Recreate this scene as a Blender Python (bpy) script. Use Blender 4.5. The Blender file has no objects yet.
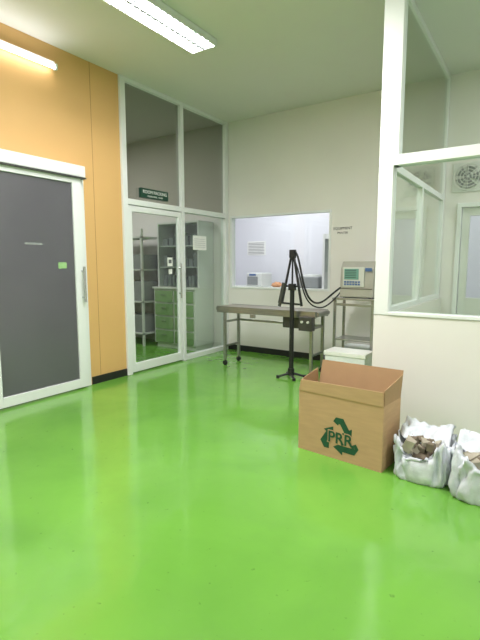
import bpy, bmesh, math, random
from mathutils import Vector, Matrix, noise
random.seed(3)
S=bpy.context.scene
COL=S.collection
try:
    S.view_settings.view_transform='Standard'; S.view_settings.look='None'
    S.view_settings.exposure=0; S.view_settings.gamma=1
except Exception as e: print(e)

def lin(c): 
    c=c/255.0
    return c/12.92 if c<=0.04045 else ((c+0.055)/1.055)**2.4
def rgb(r,g,b): return (lin(r),lin(g),lin(b),1)

# ---------------------------------------------------------------- materials
def mat(name,col,rough=.5,metal=0,spec=.5,nscale=0,namt=0,bump=0,bscale=40,emit=None,estr=0,coat=0,nstretch=None,trans=0):
    m=bpy.data.materials.new(name); m.use_nodes=True
    nt=m.node_tree; N=nt.nodes; b=N['Principled BSDF']
    b.inputs['Base Color'].default_value=col; b.inputs['Roughness'].default_value=rough
    b.inputs['Metallic'].default_value=metal; b.inputs['Specular IOR Level'].default_value=spec
    b.inputs['Coat Weight'].default_value=coat; b.inputs['Transmission Weight'].default_value=trans
    tc=N.new('ShaderNodeTexCoord')
    src=tc.outputs['Object']
    if nstretch:
        mp=N.new('ShaderNodeMapping'); mp.inputs['Scale'].default_value=nstretch
        nt.links.new(src,mp.inputs[0]); src=mp.outputs[0]
    if nscale:
        n=N.new('ShaderNodeTexNoise'); n.inputs['Scale'].default_value=nscale; n.inputs['Detail'].default_value=5
        nt.links.new(src,n.inputs['Vector'])
        r=N.new('ShaderNodeValToRGB')
        r.color_ramp.elements[0].position=.3; r.color_ramp.elements[1].position=.7
        r.color_ramp.elements[0].color=tuple(max(0,c*(1-namt)) for c in col[:3])+(1,)
        r.color_ramp.elements[1].color=tuple(min(1,c*(1+namt)) for c in col[:3])+(1,)
        nt.links.new(n.outputs['Fac'],r.inputs[0]); nt.links.new(r.outputs[0],b.inputs['Base Color'])
    if bump:
        n2=N.new('ShaderNodeTexNoise'); n2.inputs['Scale'].default_value=bscale; n2.inputs['Detail'].default_value=4
        nt.links.new(src,n2.inputs['Vector'])
        bp=N.new('ShaderNodeBump'); bp.inputs['Strength'].default_value=bump; bp.inputs['Distance'].default_value=.01
        nt.links.new(n2.outputs['Fac'],bp.inputs['Height']); nt.links.new(bp.outputs[0],b.inputs['Normal'])
    if emit: 
        b.inputs['Emission Color'].default_value=emit; b.inputs['Emission Strength'].default_value=estr
    return m
def glassmat(name,tint,f0=.04,rough=0.0):
    m=bpy.data.materials.new(name); m.use_nodes=True
    nt=m.node_tree; N=nt.nodes; N.clear(); L=nt.links.new
    o=N.new('ShaderNodeOutputMaterial'); t=N.new('ShaderNodeBsdfTransparent'); g=N.new('ShaderNodeBsdfGlossy')
    lw=N.new('ShaderNodeLayerWeight'); lw.inputs[0].default_value=.5
    p=N.new('ShaderNodeMath'); p.operation='POWER'; p.inputs[1].default_value=4.5
    mr=N.new('ShaderNodeMapRange'); mr.inputs['To Min'].default_value=f0; mr.inputs['To Max'].default_value=.95
    mx=N.new('ShaderNodeMixShader')
    t.inputs[0].default_value=tint; g.inputs['Roughness'].default_value=rough; g.inputs[0].default_value=(.95,.95,.95,1)
    L(lw.outputs['Facing'],p.inputs[0]); L(p.outputs[0],mr.inputs[0]); L(mr.outputs[0],mx.inputs[0])
    L(t.outputs[0],mx.inputs[1]); L(g.outputs[0],mx.inputs[2]); L(mx.outputs[0],o.inputs[0]); return m

def floor_mat():
    m=bpy.data.materials.new('green_epoxy'); m.use_nodes=True
    nt=m.node_tree; N=nt.nodes; L=nt.links.new; b=N['Principled BSDF']
    tc=N.new('ShaderNodeTexCoord')
    n=N.new('ShaderNodeTexNoise'); n.inputs['Scale'].default_value=1.1; n.inputs['Detail'].default_value=7; n.inputs['Distortion'].default_value=.5
    L(tc.outputs['Object'],n.inputs['Vector'])
    r=N.new('ShaderNodeValToRGB'); r.color_ramp.elements[0].position=.32; r.color_ramp.elements[1].position=.68
    r.color_ramp.elements[0].color=rgb(98,154,60); r.color_ramp.elements[1].color=rgb(113,171,68)
    L(n.outputs['Fac'],r.inputs[0])
    n3=N.new('ShaderNodeTexNoise'); n3.inputs['Scale'].default_value=26; n3.inputs['Detail'].default_value=3
    L(tc.outputs['Object'],n3.inputs['Vector'])
    r3=N.new('ShaderNodeValToRGB'); r3.color_ramp.elements[0].position=.24; r3.color_ramp.elements[1].position=.31
    r3.color_ramp.elements[0].color=(.55,.55,.5,1); r3.color_ramp.elements[1].color=(1,1,1,1)
    L(n3.outputs['Fac'],r3.inputs[0])
    mx=N.new('ShaderNodeMix'); mx.data_type='RGBA'; mx.blend_type='MULTIPLY'; mx.inputs[0].default_value=1
    L(r.outputs[0],mx.inputs[6]); L(r3.outputs[0],mx.inputs[7]); L(mx.outputs[2],b.inputs['Base Color'])
    rr=N.new('ShaderNodeMapRange'); rr.inputs['From Min'].default_value=.3; rr.inputs['From Max'].default_value=.7; rr.inputs['To Min'].default_value=.06; rr.inputs['To Max'].default_value=.22
    n4=N.new('ShaderNodeTexNoise'); n4.inputs['Scale'].default_value=2.3; n4.inputs['Detail'].default_value=6
    L(tc.outputs['Object'],n4.inputs['Vector']); L(n4.outputs['Fac'],rr.inputs[0]); L(rr.outputs[0],b.inputs['Roughness'])
    bp=N.new('ShaderNodeBump'); bp.inputs['Strength'].default_value=.2; bp.inputs['Distance'].default_value=.02
    n5=N.new('ShaderNodeTexNoise'); n5.inputs['Scale'].default_value=4; L(tc.outputs['Object'],n5.inputs['Vector'])
    L(n5.outputs['Fac'],bp.inputs['Height']); L(bp.outputs[0],b.inputs['Normal'])
    b.inputs['Specular IOR Level'].default_value=.8
    return m

M=dict(
 floor=floor_mat(),
 wall=mat('painted_wall',rgb(228,224,222),.7,nscale=1.5,namt=.02,bump=.03,bscale=60),
 ceil=mat('ceiling_paint',rgb(226,222,222),.8,nscale=1,namt=.02),
 orange=mat('orange_paint',rgb(216,172,112),.55,nscale=1.2,namt=.03),
 orange_d=mat('orange_seam',rgb(170,128,72),.7),
 white=mat('white_aluminium',rgb(228,230,232),.35,nscale=3,namt=.02),
 black=mat('black_plastic',rgb(28,28,30),.45,nscale=20,namt=.1),
 base=mat('baseboard_vinyl',rgb(30,30,32),.5,nscale=8,namt=.1),
 frost=mat('frosted_glass',rgb(128,126,136),.3,spec=.7,nscale=.9,namt=.12,trans=.55),
 glass=glassmat('clear_glass',(.93,.96,.94,1),.03),
 tint=glassmat('tinted_glass',(.80,.82,.78,1),.03),
 tintdark=glassmat('tinted_transom_glass',(.72,.73,.69,1),.05),
 steel=mat('stainless',rgb(165,165,163),.3,metal=.85,nscale=8,namt=.1,nstretch=(1,8,8)),
 belt=mat('conveyor_belt',rgb(135,126,116),.35,nscale=6,namt=.08),
 dsteel=mat('dark_steel',rgb(80,80,80),.4,metal=.6,nscale=10,namt=.1),
 chrome=mat('chrome',rgb(205,208,210),.18,metal=1),
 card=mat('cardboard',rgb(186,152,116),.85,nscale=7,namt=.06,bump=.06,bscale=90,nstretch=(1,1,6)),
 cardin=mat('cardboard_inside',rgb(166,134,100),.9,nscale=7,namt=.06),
 logo=mat('green_ink',rgb(24,78,54),.7,nscale=30,namt=.15),
 sack=mat('woven_sack',rgb(205,209,218),.45,nscale=14,namt=.16,bump=.2,bscale=150),
 rubble=mat('scrap_pieces',rgb(110,98,84),.85,nscale=9,namt=.45),
 rubble2=mat('scrap_pieces_pale',rgb(160,152,138),.85,nscale=9,namt=.25),
 sign=mat('sign_green',rgb(18,62,48),.5),
 text=mat('sign_text',rgb(235,235,235),.6),
 paper=mat('paper',rgb(238,238,236),.8,nscale=20,namt=.02),
 ink=mat('print_ink',rgb(110,112,118),.8),
 ink2=mat('print_table_ink',rgb(165,168,176),.8),
 green=mat('cabinet_green',rgb(126,158,108),.45,nscale=3,namt=.04),
 tag=mat('green_tag',rgb(150,190,130),.5,nscale=30,namt=.06),
 cabw=mat('cabinet_white',rgb(215,217,214),.5,nscale=3,namt=.02),
 rack=mat('rack_grey',rgb(140,143,145),.5,nscale=6,namt=.06),
 printer=mat('printer_steel',rgb(170,168,160),.42,metal=.3,nscale=10,namt=.05),
 screen=mat('printer_screen',rgb(100,140,130),.25,emit=rgb(110,155,140),estr=.2),
 panel=mat('printer_panel',rgb(200,200,193),.5),
 orangebag=mat('orange_bag',rgb(205,150,110),.6,nscale=15,namt=.2),
 blue=mat('blue_plastic',rgb(70,100,150),.5),
 foam=mat('foam_box',rgb(232,235,238),.8,nscale=40,namt=.03),
 labfloor=mat('lab_floor_vinyl',rgb(205,205,210),.5,nscale=4,namt=.03),
 labwall=mat('lab_wall_paint',rgb(222,222,230),.7,nscale=2,namt=.02),
 galv=mat('lamp_reflector',rgb(120,124,124),.5,metal=.3),
 tube=mat('lamp_tube',(1,1,1,1),.4,emit=(1,.985,.97,1),estr=95),
 tube2=mat('lamp_tube_batten',(1,1,1,1),.4,emit=(1,.97,.95,1),estr=12),
)
# ---------------------------------------------------------------- helpers
def link(ob,parent=None):
    COL.objects.link(ob)
    if parent: ob.parent=parent
    return ob
def empty(name,loc=(0,0,0),rz=0):
    e=bpy.data.objects.new(name,None); e.location=loc; e.rotation_euler=(0,0,rz); e.empty_display_size=.1
    COL.objects.link(e); return e
def mesh_from(name,bm,m,parent=None,smooth=False,bevel=0,loc=None,rot=None):
    me=bpy.data.meshes.new(name); bm.normal_update(); bm.to_mesh(me); bm.free()
    for mm in (m if isinstance(m,(list,tuple)) else [m]): me.materials.append(mm)
    if smooth:
        for p in me.polygons: p.use_smooth=True
    ob=bpy.data.objects.new(name,me)
    if loc: ob.location=loc
    if rot: ob.rotation_euler=rot
    link(ob,parent)
    if bevel:
        b=ob.modifiers.new('bevel','BEVEL'); b.width=bevel; b.segments=2; b.limit_method='ANGLE'
    return ob
def addbox(bm,b,mi=0):
    x0,x1,y0,y1,z0,z1=b
    v=[bm.verts.new(p) for p in ((x0,y0,z0),(x1,y0,z0),(x1,y1,z0),(x0,y1,z0),(x0,y0,z1),(x1,y0,z1),(x1,y1,z1),(x0,y1,z1))]
    for f in ((3,2,1,0),(4,5,6,7),(0,1,5,4),(1,2,6,5),(2,3,7,6),(3,0,4,7)):
        fc=bm.faces.new([v[i] for i in f]); fc.material_index=mi
def boxes(name,bs,m,parent=None,bevel=0,**k):
    bm=bmesh.new()
    for b in bs: addbox(bm,b)
    return mesh_from(name,bm,m,parent,bevel=bevel,**k)
def addcyl(bm,p0,p1,r0,r1=None,seg=16,cap=True):
    r1=r0 if r1 is None else r1
    p0=Vector(p0);p1=Vector(p1);d=p1-p0
    q=d.to_track_quat('Z','Y').to_matrix().to_4x4()
    mtx=Matrix.Translation((p0+p1)/2)@q
    bmesh.ops.create_cone(bm,cap_ends=cap,segments=seg,radius1=r0,radius2=r1,depth=d.length,matrix=mtx)
def cyls(name,cs,m,parent=None,seg=16):
    bm=bmesh.new()
    for c in cs: addcyl(bm,*c,seg=seg)
    o=mesh_from(name,bm,m,parent,smooth=True)
    e=o.modifiers.new('es','EDGE_SPLIT'); e.split_angle=math.radians(40)
    return o
def tube(name,pts,r,m,parent=None):
    cu=bpy.data.curves.new(name,'CURVE'); cu.dimensions='3D'; cu.bevel_depth=r; cu.bevel_resolution=3
    s=cu.splines.new('NURBS'); s.points.add(len(pts)-1); s.use_endpoint_u=True; s.order_u=4
    for p,c in zip(s.points,pts): p.co=(*c,1)
    cu.materials.append(m); o=bpy.data.objects.new(name,cu); return link(o,parent)
def text(name,body,size,loc,rot,m,parent=None,ext=.001,off=0):
    cu=bpy.data.curves.new(name,'FONT'); cu.body=body; cu.size=size; cu.extrude=ext; cu.align_x='CENTER'; cu.align_y='CENTER'; cu.offset=off
    cu.materials.append(m); o=bpy.data.objects.new(name,cu); o.location=loc; o.rotation_euler=rot; return link(o,parent)

XL=-4.33; YB=6.074; H=3.624; YR=3.704; XC=-1.15; XE=3.2; YS=-2.6; XW=-8.2; YN=9.2
# ---------------------------------------------------------------- room shell
boxes('floor',[(XW,XE,YS,YB+.05,-.1,0)],M['floor'])
boxes('floor_lab',[(XW,XE,YB+.05,YN,-.1,0)],M['labfloor'])
boxes('ceiling',[(XW,XE,YS,YN,H,H+.1)],M['ceil'])
T=.1
WX0,WX1,WZ0,WZ1=-4.26,-2.53,1.02,2.17
DX0,DX1,DZ=-.92,.0,2.13
boxes('wall_north',[(XW,WX0,YB,YB+T,0,H),(WX0,WX1,YB,YB+T,0,WZ0),(WX0,WX1,YB,YB+T,WZ1,H),
   (WX1,DX0,YB,YB+T,0,H),(DX0,DX1,YB,YB+T,DZ,H),(DX1,XE,YB,YB+T,0,H)],M['wall'])
boxes('wall_south',[(XW,XE,YS-T,YS,0,H)],M['wall'])
boxes('wall_east',[(XE,XE+T,YS,YN,0,H)],M['wall'])
boxes('wall_far_west',[(XW-T,XW,YS,YN,0,H)],M['wall'])
boxes('wall_far_north',[(XW,XE,YN,YN+T,0,H)],M['labwall'])
boxes('wall_west',[(XL-.1,XL,YS,2.2,0,H),(XL-.1,XL,2.2,3.19,2.33,H),(XL-.1,XL,3.19,3.865,0,H)],M['orange'])
boxes('trim_1',[(XL,XL+.0015,3.457,3.463,.1,H)],M['orange_d'])
boxes('baseboard_west',[(XL,XL+.012,3.33,3.862,0,.09)],M['base'])
boxes('baseboard_north',[(XL+.02,XC-.01,YB-.012,YB,0,.09)],M['base'])
boxes('wall_lab_west',[(-7.1,-7.0,YB+T,YN,0,H)],M['labwall'])

# ---------------------------------------------------------------- west glazed partition
w=empty('window_1')
P0,P1,P2,P3,P4,P5=3.868,3.945,4.935,5.0,5.985,6.07
x0,x1=XL-.06,XL+.03
boxes('frame',[(x0,x1,P0,P1,0,H),(x0,x1,P2,P3,0,H),(x0,x1,P4,P5,0,H),
  (x0,x1,P1,P2,2.14,2.21),(x0,x1,P3,P4,2.14,2.21),
  (x0,x1,P1,P2,H-.05,H),(x0,x1,P3,P4,H-.05,H),(x0,x1,P3,P4,0,.07)],M['white'],w,bevel=.004)
boxes('glass',[(XL-.02,XL-.014,P3,P4,.07,2.14)],M['glass'],w)
boxes('transom_glass',[(XL-.02,XL-.014,P1,P2,2.21,H-.05),(XL-.02,XL-.014,P3,P4,2.21,H-.05)],M['tintdark'],w)
d=empty('door_1')
a,b_=P1+.005,P2-.005
boxes('leaf_frame',[(XL-.03,XL+.02,a,a+.06,.02,2.13),(XL-.03,XL+.02,b_-.06,b_,.02,2.13),
  (XL-.03,XL+.02,a+.06,b_-.06,.02,.13),(XL-.03,XL+.02,a+.06,b_-.06,2.06,2.13)],M['white'],d,bevel=.004)
boxes('glass',[(XL-.01,XL-.004,a+.06,b_-.06,.13,2.06)],M['glass'],d)
cyls('handle',[((XL+.06,4.87,.93),(XL+.06,4.87,1.42),.013),((XL+.02,4.87,1.0),(XL+.06,4.87,1.0),.01),((XL+.02,4.87,1.35),(XL+.06,4.87,1.35),.01)],M['chrome'],d)
boxes('sticker',[(XL-.004,XL-.002,4.66,4.76,1.38,1.50),(XL-.004,XL-.002,4.68,4.75,1.27,1.34)],M['paper'],d)
boxes('sticker_print',[(XL-.002,XL-.001,4.68,4.74,1.42,1.47)],M['ink'],d)
s=empty('room_sign')
boxes('plate',[(XL-.01,XL+.034,4.16,4.66,2.25,2.37)],M['sign'],s,bevel=.003)
text('lettering','ROOM PACKING',.058,(XL+.036,4.41,2.325),(math.pi/2,0,math.pi/2),M['text'],s)
text('lettering_small','CLEAN AREA - STAFF',.03,(XL+.036,4.41,2.275),(math.pi/2,0,math.pi/2),M['text'],s)
s=empty('paper_notice')
boxes('sheet',[(XL-.012,XL-.010,5.22,5.54,1.62,1.83)],M['paper'],s)
boxes('print',[(XL-.010,XL-.009,5.25,5.51,1.66+i*.03,1.664+i*.03) for i in range(5)],M['ink2'],s)

# ---------------------------------------------------------------- sliding door
d=empty('door_2')
X0,X1=XL+.02,XL+.075
boxes('leaf_frame',[(X0,X1,2.16,2.24,.02,2.33),(X0,X1,3.12,3.23,.02,2.33),(X0,X1,2.24,3.12,.02,.12),(X0,X1,2.24,3.12,2.27,2.33)],M['white'],d,bevel=.004)
boxes('frosted_pane',[(X0+.02,X0+.035,2.24,3.12,.12,2.27)],M['frost'],d)
boxes('track_cover',[(XL,XL+.11,1.0,3.27,2.34,2.46)],M['white'],d,bevel=.008)
boxes('track_lip',[(XL+.03,XL+.115,1.0,3.275,2.325,2.338)],M['dsteel'],d)
boxes('jamb',[(XL-.1,XL+.018,3.19,3.31,0,2.40)],M['white'],d,bevel=.004)
boxes('jamb_left',[(XL-.1,XL+.018,2.1,2.2,0,2.33)],M['white'],d,bevel=.004)
cyls('handle',[((X1+.045,3.195,.99),(X1+.045,3.195,1.38),.014),((X1,3.195,1.04),(X1+.045,3.195,1.04),.01),((X1,3.195,1.33),(X1+.045,3.195,1.33),.01)],M['chrome'],d)
boxes('green_sticker',[(X0+.035,X0+.037,2.92,3.02,1.36,1.425)],M['tag'],d)
boxes('pale_label',[(X0+.035,X0+.036,2.56,2.75,1.60,1.62)],M['rack'],d)

# ---------------------------------------------------------------- north window
w=empty('window_2')
f=.03
boxes('frame',[(WX0,WX0+f,YB-.01,YB+T,WZ0,WZ1),(WX1-f,WX1,YB-.01,YB+T,WZ0,WZ1),(WX0+f,WX1-f,YB-.01,YB+T,WZ1-f,WZ1),(WX0+f,WX1-f,YB-.01,YB+T,WZ0,WZ0+f)],M['white'],w,bevel=.003)
boxes('glass',[(WX0+f,WX1-f,YB+.05,YB+.055,WZ0+f,WZ1-f)],M['glass'],w)

# ---------------------------------------------------------------- right booth
PT=.10
boxes('wall_booth_front',[(XC,XE,YR,YR+PT,0,.99)],M['wall'])
boxes('wall_booth_side',[(XC,XC+PT,YR+PT,YB,0,.99)],M['wall'])
w=empty('window_3')
boxes('frame',[(XC,-1.035,YR-.005,YR+PT,.992,2.17),(XC,-1.0,YR-.005,YR+PT,2.17,H),
  (-1.035,XE,YR-.01,YR+PT,.992,1.02),(-1.035,XE,YR-.01,YR+PT,2.17,2.25),(-1.0,XE,YR-.005,YR+PT,H-.06,H),
  (.55,.63,YR-.005,YR+PT,1.02,2.17),(.55,.63,YR-.005,YR+PT,2.25,H-.06)],M['white'],w,bevel=.004)
boxes('glass',[(-1.035,.55,YR+.04,YR+.046,1.02,2.17),(.63,XE,YR+.04,YR+.046,1.02,2.17)],M['glass'],w)
boxes('upper_glass',[(-1.0,.55,YR+.04,YR+.046,2.25,H-.06),(.63,XE,YR+.04,YR+.046,2.25,H-.06)],M['glass'],w)
w=empty('window_4')
ys0,ys1=YR+PT+.001,YB-.001
ym=4.9
xa,xb=XC+.02,XC+.08
boxes('frame',[(xa,xb,ys0,ys0+.06,.992,H),(xa,xb,ys1-.06,ys1,.992,H),(xa,xb,ym,ym+.05,1.03,2.17),
  (xa,xb,ys0+.06,ys1-.06,.992,1.04),(xa,xb,ys0+.06,ys1-.06,2.17,2.23),(xa,xb,ys0+.06,ys1-.06,H-.06,H)],M['white'],w,bevel=.004)
boxes('glass',[(xa+.03,xa+.036,ys0+.06,ym,1.04,2.17),(xa+.03,xa+.036,ym+.05,ys1-.06,1.04,2.17)],M['glass'],w)
boxes('upper_glass',[(xa+.03,xa+.036,ys0+.06,ys1-.06,2.23,H-.06)],M['tint'],w)
d=empty('door_3')
boxes('frame',[(DX0,DX0+.05,YB-.02,YB+T,0,DZ),(DX1-.05,DX1,YB-.02,YB+T,0,DZ),(DX0+.05,DX1-.05,YB-.02,YB+T,DZ-.05,DZ)],M['white'],d,bevel=.003)
boxes('leaf',[(DX0+.055,DX0+.14,YB+.02,YB+.06,.01,DZ-.055),(DX1-.14,DX1-.055,YB+.02,YB+.06,.01,DZ-.055),(DX0+.14,DX1-.14,YB+.02,YB+.06,.01,1.0),(DX0+.14,DX1-.14,YB+.02,YB+.06,DZ-.15,DZ-.055)],M['cabw'],d,bevel=.003)
boxes('glass',[(DX0+.14,DX1-.14,YB+.035,YB+.042,1.0,DZ-.15)],M['glass'],d)
v=empty('ventilation_fan')
c=Vector((-.82,YB-.02,2.43))
bm=bmesh.new(); addbox(bm,(c.x-.17,c.x+.17,YB-.012,YB-.001,c.z-.17,c.z+.17)); mesh_from('plate',bm,M['cabw'],v,bevel=.003)
bm=bmesh.new()
for rr in (.05,.085,.12,.15):
    for i in range(32):
        t0=2*math.pi*i/32;t1=2*math.pi*(i+1)/32
        addcyl(bm,(c.x+rr*math.cos(t0),c.y-.03,c.z+rr*math.sin(t0)),(c.x+rr*math.cos(t1),c.y-.03,c.z+rr*math.sin(t1)),.004,seg=6)
for i in range(8):
    t=math.pi*i/4; addcyl(bm,(c.x,c.y-.03,c.z),(c.x+.15*math.cos(t),c.y-.03,c.z+.15*math.sin(t)),.003,seg=6)
mesh_from('grille',bm,M['cabw'],v)
bm=bmesh.new()
addcyl(bm,(c.x,c.y-.02,c.z),(c.x,c.y+.01,c.z),.035,seg=16)
for i in range(5):
    t=2*math.pi*i/5; n=[]
    for (r_,w_,o_) in ((.03,.25,0),(.14,.45,.008)):
        for s_ in (-1,1):
            n.append(bm.verts.new((c.x+r_*math.cos(t+s_*w_),c.y-.008+s_*o_,c.z+r_*math.sin(t+s_*w_))))
    bm.faces.new((n[0],n[1],n[3],n[2]))
mesh_from('blades',bm,M['rack'],v)

# ---------------------------------------------------------------- ceiling lamps
def area(name,loc,sx,sy,pw,col=(1,.98,.97),parent=None):
    l=bpy.data.lights.new(name,'AREA'); l.shape='RECTANGLE'; l.size=sx; l.size_y=sy; l.energy=pw; l.color=col
    o=bpy.data.objects.new(name,l); o.location=loc; COL.objects.link(o); o.parent=parent; return o
def grille_lamp(x,y,pw=0):
    e=empty('ceiling_lamp',(x,y,H))
    hw,hl=.155,.61
    boxes('housing',[(-hw,hw,-hl,hl,-.012,-.002),(-hw,-hw+.012,-hl,hl,-.07,-.012),(hw-.012,hw,-hl,hl,-.07,-.012),(-hw+.012,hw-.012,-hl,-hl+.012,-.07,-.012),(-hw+.012,hw-.012,hl-.012,hl,-.07,-.012)],M['white'],e,bevel=.002)
    boxes('louvre',[(-hw+.012,hw-.012,-hl+.0763*i-.003,-hl+.0763*i+.003,-.069,-.045) for i in range(1,16)]+[(-.012,.012,-hl+.012,hl-.012,-.069,-.02)],M['galv'],e)
    cyls('tubes',[((sx,-hl+.03,-.030),(sx,hl-.03,-.030),.013) for sx in (-.078,.078)],M['tube'] if not pw else M['cabw'],e)
    if pw: area('fill_lamp',(0,0,-.072),.28,1.18,pw,parent=e)  # added fill light, only on the fixtures outside the view
grille_lamp(-3.01,3.23)
for (x,y,p) in ((-3.01,.2,38),(-1.9,2.3,112),(1.2,1.2,78),(.9,-1.6,25),(-2.6,-1.2,22)): grille_lamp(x,y,p)  # unseen fixtures, added outside the view to brighten the room and its back
e=empty('fluorescent_wall_light')
boxes('body',[(XL,XL+.05,1.76,3.0,3.39,3.45)],M['white'],e,bevel=.004)
boxes('end_caps',[(XL+.0501,XL+.09,2.975,3.0,3.36,3.42),(XL+.0501,XL+.09,1.76,1.785,3.36,3.42)],M['white'],e,bevel=.004)
cyls('tube',[((XL+.075,1.785,3.385),(XL+.075,2.975,3.385),.017)],M['tube2'],e)
area('lab_light',(-4.6,7.5,H-.05),.6,1.2,80,(.98,.97,1))
area('lab_light.001',(-.5,7.6,H-.05),.6,1.2,45,(.98,.97,1))
area('store_fill_light',(-6.3,4.0,H-.05),.3,1.2,50)  # unseen lamp, added to brighten the store behind the glass
area('booth_light',(.9,4.9,H-.05),.3,1.2,55)

# ---------------------------------------------------------------- conveyor table
e=empty('conveyor_table')
tx0,tx1,ty0,ty1,tz=-3.76,-2.27,5.02,5.42,.83
boxes('side_rails',[(tx0,tx1,ty0,ty0+.025,tz-.085,tz+.004),(tx0,tx1,ty1-.025,ty1,tz-.085,tz+.004)],M['steel'],e,bevel=.003)
boxes('belt',[(tx0-.01,tx1+.01,ty0+.03,ty1-.03,tz-.07,tz)],M['belt'],e,bevel=.02)
cyls('rollers',[((tx0,ty0+.03,tz-.035),(tx0,ty1-.03,tz-.035),.034),((tx1,ty0+.03,tz-.035),(tx1,ty1-.03,tz-.035),.034)],M['steel'],e)
legs=[(-3.64,ty0+.03),(-3.64,ty1-.03),(-2.33,ty0+.03),(-2.33,ty1-.03)]
lb=[(x-.018,x+.018,y-.018,y+.018,.075,tz-.07) for x,y in legs]
lb+=[(-3.65,-3.63,ty0+.048,ty1-.048,.26,.29),(-2.34,-2.32,ty0+.048,ty1-.048,.26,.29),(-3.65,-3.63,ty0+.048,ty1-.048,.6,.63),(-2.34,-2.32,ty0+.048,ty1-.048,.6,.63),
     (-3.62,-2.35,ty1-.04,ty1-.02,.6,.63)]
boxes('legs',lb,M['steel'],e,bevel=.003)
cc=[]
for x,y in legs:
    cc+=[((x,y-.013,.034),(x,y+.013,.034),.034),((x,y,.05),(x,y,.08),.012)]
cyls('casters',cc,M['black'],e)
boxes('control_box',[(-2.45,-2.27,ty0-.09,ty0-.001,.60,.77)],M['dsteel'],e,bevel=.006)
cyls('knobs',[((-2.40,ty0-.11,.71),(-2.40,ty0-.09,.71),.015),((-2.32,ty0-.11,.71),(-2.32,ty0-.09,.71),.015)],M['panel'],e)
boxes('motor_box',[(-2.75,-2.45,ty0+.06,ty1-.06,.60,.75)],M['dsteel'],e,bevel=.01)
boxes('bracket',[(-3.2,-3.12,ty0-.02,ty0,.70,.75)],M['steel'],e,bevel=.003)

# ---------------------------------------------------------------- print-head stand
e=empty('print_head_stand')
px,py=-2.54,4.93
cyls('post',[((px,py,.05),(px,py,1.12),.028),((px,py,.03),(px,py,.12),.04)],M['black'],e)
ft=(.5,2.3,3.9,5.4)
cyls('feet',[((px,py,.06),(px+.17*math.cos(t),py+.17*math.sin(t),.02),.016,.013) for t in ft],M['black'],e)
cyls('foot_pads',[((px+.17*math.cos(t),py+.17*math.sin(t),0),(px+.17*math.cos(t),py+.17*math.sin(t),.035),.02) for t in ft],M['black'],e)
cyls('arm_frame',[((px-.14,py,.93),(px-.01,py,1.54),.016,.014),((px+.13,py,.90),(px+.01,py,1.54),.016,.014),((px-.09,py,1.14),(px+.085,py,1.14),.011),((px,py,1.1),(px,py,1.57),.011),((px-.14,py,.93),(px+.13,py,.92),.012)],M['black'],e)
boxes('clamp_block',[(px-.035,px+.035,py-.03,py+.03,1.48,1.58),(px-.04,px+.04,py-.035,py+.035,1.09,1.17)],M['black'],e,bevel=.006)
cyls('print_head',[((px-.10,py-.02,1.18),(px-.15,py-.03,.93),.028),((px-.15,py-.03,.93),(px-.16,py-.03,.89),.02)],M['dsteel'],e)
tube('hose',[(px,py,1.56),(px+.06,py,1.60),(px+.12,py+.02,1.2),(px+.18,py+.1,.95),(px+.28,py+.25,.9),(px+.36,py+.4,1.05),(-2.1,5.4,1.12)],.012,M['black'],e)
tube('hose_2',[(px,py,1.5),(px+.1,py-.02,1.35),(px+.14,py,1.0),(px+.26,py+.15,.85),(px+.35,py+.3,.88),(-2.12,5.45,1.06)],.009,M['black'],e)

# ---------------------------------------------------------------- printer and trolley
e=empty('printer_trolley')
sx0,sx1,sy0,sy1=-2.2,-1.66,5.36,5.74
boxes('shelf',[(sx0,sx1,sy0,sy1,.965,.99),(sx0+.03,sx1-.03,sy0+.03,sy1-.03,.45,.47)],M['steel'],e,bevel=.004)
boxes('frame',[(x-.015,x+.015,y-.015,y+.015,.07,.965) for x in (sx0+.03,sx1-.03) for y in (sy0+.03,sy1-.03)]+[(sx0+.03,sx1-.03,sy0+.02,sy0+.04,.89,.92)],M['steel'],e,bevel=.003)
cyls('casters',[((x,y-.012,.032),(x,y+.012,.032),.032) for x in (sx0+.03,sx1-.03) for y in (sy0+.03,sy1-.03)]+[((x,y,.04),(x,y,.075),.01) for x in (sx0+.03,sx1-.03) for y in (sy0+.03,sy1-.03)],M['black'],e)
e=empty('coding_printer')
bm=bmesh.new()
xx0,xx1=-2.11,-1.69
prof=[(5.38,1.0),(5.70,1.0),(5.70,1.44),(5.46,1.44),(5.40,1.36)]
L_=[bm.verts.new((xx0,y,z)) for y,z in prof]; R_=[bm.verts.new((xx1,y,z)) for y,z in prof]
bm.faces.new(L_[::-1]); bm.faces.new(R_)
for i in range(5): j=(i+1)%5; bm.faces.new((L_[i],L_[j],R_[j],R_[i]))
bmesh.ops.recalc_face_normals(bm,faces=bm.faces)
mesh_from('body',bm,M['printer'],e,bevel=.012)
boxes('panel_surround',[(-2.07,-1.80,5.375,5.385,1.13,1.37)],M['panel'],e,bevel=.004)
boxes('screen',[(-2.05,-1.87,5.368,5.374,1.22,1.35)],M['screen'],e)
boxes('screen_text',[(-2.04,-1.90,5.3665,5.368,1.24+.022*i,1.248+.022*i) for i in range(5)],M['sign'],e)
boxes('keys',[(-2.05+.035*i,-2.025+.035*i,5.366,5.374,1.15+.03*j,1.17+.03*j) for i in range(6) for j in range(2)],M['blue'],e)
boxes('logo_plate',[(-1.79,-1.71,5.374,5.38,1.32,1.36)],M['blue'],e)
boxes('door_line',[(-2.10,-1.70,5.376,5.381,1.105,1.11)],M['black'],e)
cyls('feet',[((x,y,.991),(x,y,1.0),.02) for x in (-2.06,-1.74) for y in (5.43,5.65)],M['black'],e)
e=empty('foam_box')
boxes('base',[(-2.22,-1.74,5.80,6.05,0,.24)],M['foam'],e,bevel=.012)
boxes('lid',[(-2.23,-1.73,5.79,6.055,.241,.31)],M['foam'],e,bevel=.015)
e=empty('white_carton')
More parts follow.
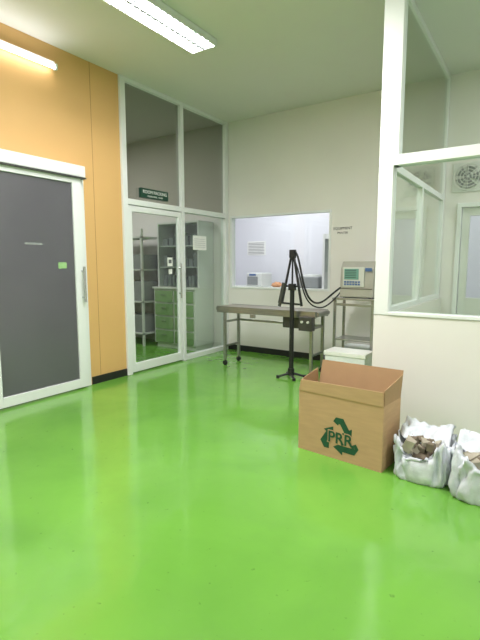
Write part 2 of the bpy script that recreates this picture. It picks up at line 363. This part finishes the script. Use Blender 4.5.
boxes('body',[(-2.12,-1.63,4.98,5.28,0,.33)],M['foam'],e,bevel=.01)
boxes('lid',[(-2.13,-1.62,4.97,5.29,.331,.38)],M['paper'],e,bevel=.005)
e=empty('wall_label')
text('lettering','EQUIPMENT',.05,(-2.36,YB-.002,1.90),(math.pi/2,0,0),M['black'],e)
text('lettering_small','PRINTER',.04,(-2.36,YB-.002,1.84),(math.pi/2,0,0),M['black'],e)

# ---------------------------------------------------------------- cardboard box
e=empty('cardboard_box',(-1.485,3.02,0),math.radians(-6.5))
W,Dp,Hb,t=.665,.30,.46,.006
boxes('panels',[(0,W,0,t,0,Hb),(0,W,Dp-t,Dp,0,Hb),(0,t,t,Dp-t,0,Hb),(W-t,W,t,Dp-t,0,Hb),(t,W-t,t,Dp-t,0,t)],M['card'],e)
def flap(name,a,b,c,d_,m):
    bm=bmesh.new(); vs=[Vector(p) for p in (a,b,c,d_)]
    n=(vs[1]-vs[0]).cross(vs[3]-vs[0]).normalized()*.005
    A=[bm.verts.new(p) for p in vs]; B=[bm.verts.new(p+n) for p in vs]
    bm.faces.new(A[::-1]); bm.faces.new(B)
    for i in range(4): j=(i+1)%4; bm.faces.new((A[i],A[j],B[j],B[i]))
    mesh_from(name,bm,m,e)
flap('flap_front',(0,.0,Hb),(W,0,Hb),(W-.003,-.004,Hb+.10),(.02,-.003,Hb+.085),M['card'])
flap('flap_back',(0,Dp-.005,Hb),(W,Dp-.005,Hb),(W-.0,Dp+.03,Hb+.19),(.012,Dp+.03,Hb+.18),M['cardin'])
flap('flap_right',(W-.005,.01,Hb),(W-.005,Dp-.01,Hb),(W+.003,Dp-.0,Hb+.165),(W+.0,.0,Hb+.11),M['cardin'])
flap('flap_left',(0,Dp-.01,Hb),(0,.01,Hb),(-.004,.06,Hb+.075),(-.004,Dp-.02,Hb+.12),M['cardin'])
bm=bmesh.new()
def poly(pts,y=-.0015):
    vs=[bm.verts.new((p[0],y,p[1])) for p in pts]
    bm.faces.new(vs)
cx,cz,R0,wd=.345,.165,.165,.045
V=[Vector((cx+R0*math.cos(math.radians(a)),cz+R0*math.sin(math.radians(a))*.92)) for a in (90,-30,210)]
for k in range(3):
    Pv,A,B=V[k-1],V[k],V[(k+1)%3]
    p0=Pv.lerp(A,.78);p1=Pv.lerp(A,.88);p2=A.lerp(B,.12);p3=A.lerp(B,.40);p4=A.lerp(B,.66)
    pts=(p0,p1,p2,p3); Ls=[];Rs=[]
    for i,q in enumerate(pts):
        d0=(pts[i]-pts[i-1]).normalized() if i else (pts[1]-pts[0]).normalized()
        d1=(pts[i+1]-pts[i]).normalized() if i<3 else d0
        dd=(d0+d1).normalized(); kk=1/max(.5,dd.dot(d1)); n=Vector((-dd.y,dd.x))*wd/2*kk
        Ls.append(q+n);Rs.append(q-n)
    for i in range(3): poly((Rs[i],Rs[i+1],Ls[i+1],Ls[i]))
    dd=(p4-p3).normalized(); n=Vector((-dd.y,dd.x))*wd*1.05
    poly((p3-n,p4,p3+n))
mesh_from('recycling_logo',bm,M['logo'],e)
text('logo_letters_halo','PRR',.115,(cx+.008,-.0025,cz-.008),(math.pi/2,0,0),M['card'],e,ext=.0003,off=.009)
text('logo_letters','PRR',.115,(cx+.008,-.004,cz-.008),(math.pi/2,0,0),M['logo'],e,ext=.0005,off=.0025)

# ---------------------------------------------------------------- sacks (open, slumped woven bags with folded rims)
def sack(name,cx,cy,w,dp,h,seed,nsc,mouth,rot=0):
    e=empty(name,(cx,cy,0),rot)
    bm=bmesh.new(); n=140
    prof=[(.97,0.0,.5),(1.0,.03,.45),(1.02,.12,.42),(1.03,.26,.42),(1.02,.42,.42),(1.01,.58,.45),(1.0,.74,.45),(1.0,.88,.5),(1.0,.98,.5),(.99,1.03,.5),(.94,1.05,.55),(mouth+.06,1.02,.6),(mouth,.95,.65),(mouth-.04,.82,.7),(mouth-.06,.6,.7)]
    rings=[]
    for k,(s_,z_,pw) in enumerate(prof):
        ring=[]; top=min(1,z_)**3
        for i in range(n):
            t=2*math.pi*i/n; c_,s2=math.cos(t),math.sin(t)
            x=math.copysign(abs(c_)**pw,c_)*w/2*s_; y=math.copysign(abs(s2)**pw,s2)*dp/2*s_
            u_=i/n*2*math.pi
            # long diagonal creases + crumple
            cr=abs(noise.noise(Vector((math.cos(u_)*2.6+seed,math.sin(u_)*2.6+z_*.9,z_*.9))))
            cr2=abs(noise.noise(Vector((math.cos(u_)*6-seed,math.sin(u_)*6-z_*1.6,z_*1.8))))
            fine=noise.noise(Vector((x*30+seed,y*30,z_*9)))
            am=.25+.75*min(1,z_*4)
            d_=(.03-cr*.085-cr2*.06+fine*.008)*am
            rr=math.hypot(x,y)+1e-6
            corner=abs(math.sin(2*t))**2
            hv=1+top*(.24*corner-.10+.34*noise.noise(Vector((c_*1.5+seed,s2*1.5,3)))-.30*cr2+.06*fine)
            if k>=11: hv-=.12*top
            front=max(0,-s2)
            hv-=top*.16*front
            ring.append(bm.verts.new((x+x/rr*d_,y+y/rr*d_,max(0.0,z_*h*hv))))
        rings.append(ring)
    for a_,b2 in zip(rings[:-1],rings[1:]):
        for i in range(n): j=(i+1)%n; bm.faces.new((a_[i],a_[j],b2[j],b2[i]))
    bm.faces.new(rings[0][::-1])
    o=mesh_from('cloth',bm,M['sack'],e,smooth=True)
    # loose cloth flap draped across part of the mouth
    bm=bmesh.new(); gx,gy=26,18; G=[]
    for i in range(gx+1):
        row=[]
        for j in range(gy+1):
            u_=i/gx-.5; v_=j/gy
            x=u_*w*.95; y=dp*.46-v_*dp*.62
            z=h*(1.02+.13*math.sin(v_*3.1)-.10*v_)+.05*noise.noise(Vector((x*9+seed,y*9,1)))-.05*abs(noise.noise(Vector((x*16-seed,y*12,4))))+.05*abs(u_)
            y+=.05*noise.noise(Vector((u_*5+seed,v_*.5,7)))*v_*2
            row.append(bm.verts.new((x,y,z)))
        G.append(row)
    for i in range(gx):
        for j in range(gy): bm.faces.new((G[i][j],G[i+1][j],G[i+1][j+1],G[i][j+1]))
    fo=mesh_from('folded_top',bm,M['sack'],e,smooth=True)
    sm=fo.modifiers.new('thick','SOLIDIFY'); sm.thickness=.003
    for mi,mm in enumerate((M['rubble'],M['rubble2'])):
        bm=bmesh.new()
        for i in range(nsc):
            px_=random.uniform(-.30,.30)*w; py_=random.uniform(-.36,.0)*dp; pz=h*random.uniform(.70,.90)
            sz=random.uniform(.035,.055)
            mt=Matrix.Translation((px_,py_,pz))@Matrix.Rotation(random.uniform(0,3),4,random.choice('XYZ'))@Matrix.Rotation(random.uniform(0,3),4,'Z')@Matrix.Diagonal((sz*random.uniform(.8,1.8),sz,sz*random.uniform(.5,1),1))
            r=bmesh.ops.create_cube(bm,size=1.2,matrix=mt)
            for v_ in r['verts']: v_.co+=Vector((random.uniform(-.008,.008) for _ in range(3)))
        mesh_from('scrap_'+str(mi),bm,mm,e,bevel=.003)
    bm=bmesh.new()
    bmesh.ops.create_uvsphere(bm,u_segments=24,v_segments=12,radius=1,matrix=Matrix.Translation((0,0,h*.55))@Matrix.Diagonal((w*.38,dp*.38,h*.22,1)))
    mesh_from('fill',bm,M['rubble'],e,smooth=True)
    return e
sack('waste_sack',-.585,3.10,.335,.36,.27,2.3,7,.82)
sack('waste_sack',-.19,3.03,.40,.40,.285,8.1,12,.84)

# ---------------------------------------------------------------- store room furniture
def cabinet(x0,x1,y0,y1,name):
    e=empty(name)
    boxes('carcass',[(x0,x1,y0+.02,y1,.08,1.0),(x0+.03,x1-.03,y0+.05,y1,0,.08),(x0-.01,x1+.01,y0-.01,y1,1.0,1.03)],M['cabw'],e,bevel=.003)
    wd=(x1-x0)
    zz=((.78,.97),(.56,.75),(.33,.53),(.10,.30))
    boxes('drawer_fronts',[(xa_,xb_,y0,y0+.019,z0,z1) for xa_,xb_ in ((x0+.035,x0+wd/2-.02),(x0+wd/2+.02,x1-.035)) for z0,z1 in zz],M['green'],e,bevel=.003)
    cyls('pulls',[((x0+wd*q-.05,y0-.015,z),(x0+wd*q+.05,y0-.015,z),.007) for q in (.27,.73) for z in (.9,.69,.46,.23)],M['chrome'],e)
    yb=y0+.12
    boxes('upper_frame',[(x0,x0+.03,yb,y1,1.03,2.1),(x1-.03,x1,yb,y1,1.03,2.1),(x0+.03,x1-.03,yb,y1,2.07,2.1),(x0+.03,x1-.03,y1-.01,y1,1.03,2.07),(x0+wd/2-.02,x0+wd/2+.02,yb,yb+.02,1.03,2.07)]+[(x0+.03,x1-.03,yb+.03,y1-.01,z,z+.015) for z in (1.35,1.7)],M['cabw'],e,bevel=.002)
    boxes('upper_glass',[(x0+.03,x0+wd/2-.02,yb+.008,yb+.012,1.03,2.07),(x0+wd/2+.02,x1-.03,yb+.008,yb+.012,1.03,2.07)],M['glass'],e)
    st=[]
    for z in (1.035,1.366,1.716):
        x=x0+.06
        while x<x1-.14:
            ww=random.uniform(.04,.10); st.append((x,x+ww,yb+.08,yb+.2,z,z+random.uniform(.1,.26))); x+=ww+random.uniform(.01,.06)
    boxes('binders',st,M['rack'],e)
cabinet(-5.5,-4.60,5.55,6.06,'storage_cabinet')
e=empty('storage_rack')
rx0,rx1,ry0,ry1=-6.7,-5.65,5.45,5.95
boxes('frame',[(x,x+.035,y,y+.035,0,2.0) for x in (rx0,rx1-.035) for y in (ry0,ry1-.035)]+[(rx0,rx1,ry0,ry1,z,z+.025) for z in (.2,.75,1.3,1.85)],M['cabw'],e)
boxes('stored_boxes',[(rx0+.06+.33*i,rx0+.33+.33*i,ry0+.05,ry1-.05,z+.026,z+.026+hh) for i in range(3) for z,hh in ((.2,.3),(.75,.34),(1.3,.25))],M['rack'],e,bevel=.004)

# ---------------------------------------------------------------- lab beyond north window
e=empty('lab_bench')
boxes('top',[(-6.4,-2.9,8.3,9.0,.88,.92)],M['cabw'],e,bevel=.004)
boxes('frame',[(x,x+.04,y,y+.04,0,.88) for x in (-6.38,-4.6,-2.96) for y in (8.34,8.9)]+[(-6.34,-2.96,8.35,8.37,.80,.875)],M['white'],e)
e=empty('lab_incubator')
boxes('cabinet',[(-5.5,-5.1,8.45,8.9,.921,1.22)],M['cabw'],e,bevel=.02)
boxes('door_panel',[(-5.47,-5.2,8.44,8.45,.96,1.14)],M['rack'],e,bevel=.004)
boxes('display',[(-5.42,-5.25,8.44,8.45,1.16,1.20)],M['blue'],e)
e=empty('orange_bag')
bm=bmesh.new(); bmesh.ops.create_icosphere(bm,subdivisions=4,radius=1)
for v_ in bm.verts:
    k=1+.25*noise.noise(v_.co*2.2)+.08*noise.noise(v_.co*7)
    v_.co=Vector((v_.co.x*.12*k,v_.co.y*.09*k,max(-.05,v_.co.z*.06*k)))
mesh_from('bag',bm,M['orangebag'],e,smooth=True,loc=(-4.75,8.5,.971))
s=empty('wall_poster')
boxes('sheet',[(-5.95,-5.45,YN-.012,YN,1.62,1.95)],M['paper'],s)
boxes('print',[(-5.92,-5.48,YN-.014,YN-.012,1.65+.036*i,1.662+.036*i) for i in range(8)],M['ink'],s)
s=empty('wall_poster')
boxes('sheet',[(-3.95,-3.6,YN-.012,YN,1.55,2.0)],M['paper'],s)
boxes('print',[(-3.92,-3.63,YN-.014,YN-.012,1.6+.05*i,1.615+.05*i) for i in range(7)],M['ink2'],s)
e=empty('bench_centrifuge')
boxes('body',[(-4.2,-3.75,8.4,8.85,.921,1.16)],M['rack'],e,bevel=.03)
cyls('lid',[((-3.975,8.63,1.155),(-3.975,8.63,1.2),.19,.17)],M['cabw'],e,seg=32)
e=empty('cleanroom_hood')
boxes('body',[(-3.65,-3.60,8.35,9.1,.921,2.0),(-3.0,-2.95,8.35,9.1,.921,2.0),(-3.60,-3.0,8.35,9.1,1.9,2.0),(-3.60,-3.0,9.05,9.1,.921,1.9)],M['cabw'],e,bevel=.006)
boxes('sash',[(-3.60,-3.0,8.36,8.366,1.25,1.9)],M['glass'],e)

# ---------------------------------------------------------------- world & camera
w=bpy.data.worlds.new('w'); S.world=w; w.use_nodes=True
w.node_tree.nodes['Background'].inputs[0].default_value=(.8,.85,.9,1); w.node_tree.nodes['Background'].inputs[1].default_value=.4
cam=bpy.data.cameras.new('camera'); co=bpy.data.objects.new('camera',cam); COL.objects.link(co)
cam.sensor_fit='VERTICAL'; cam.sensor_height=24; cam.lens=450.862/640*24
co.location=(0,0,1.4); co.rotation_euler=(math.pi/2-.122,0,.591); cam.clip_start=.05
S.camera=co
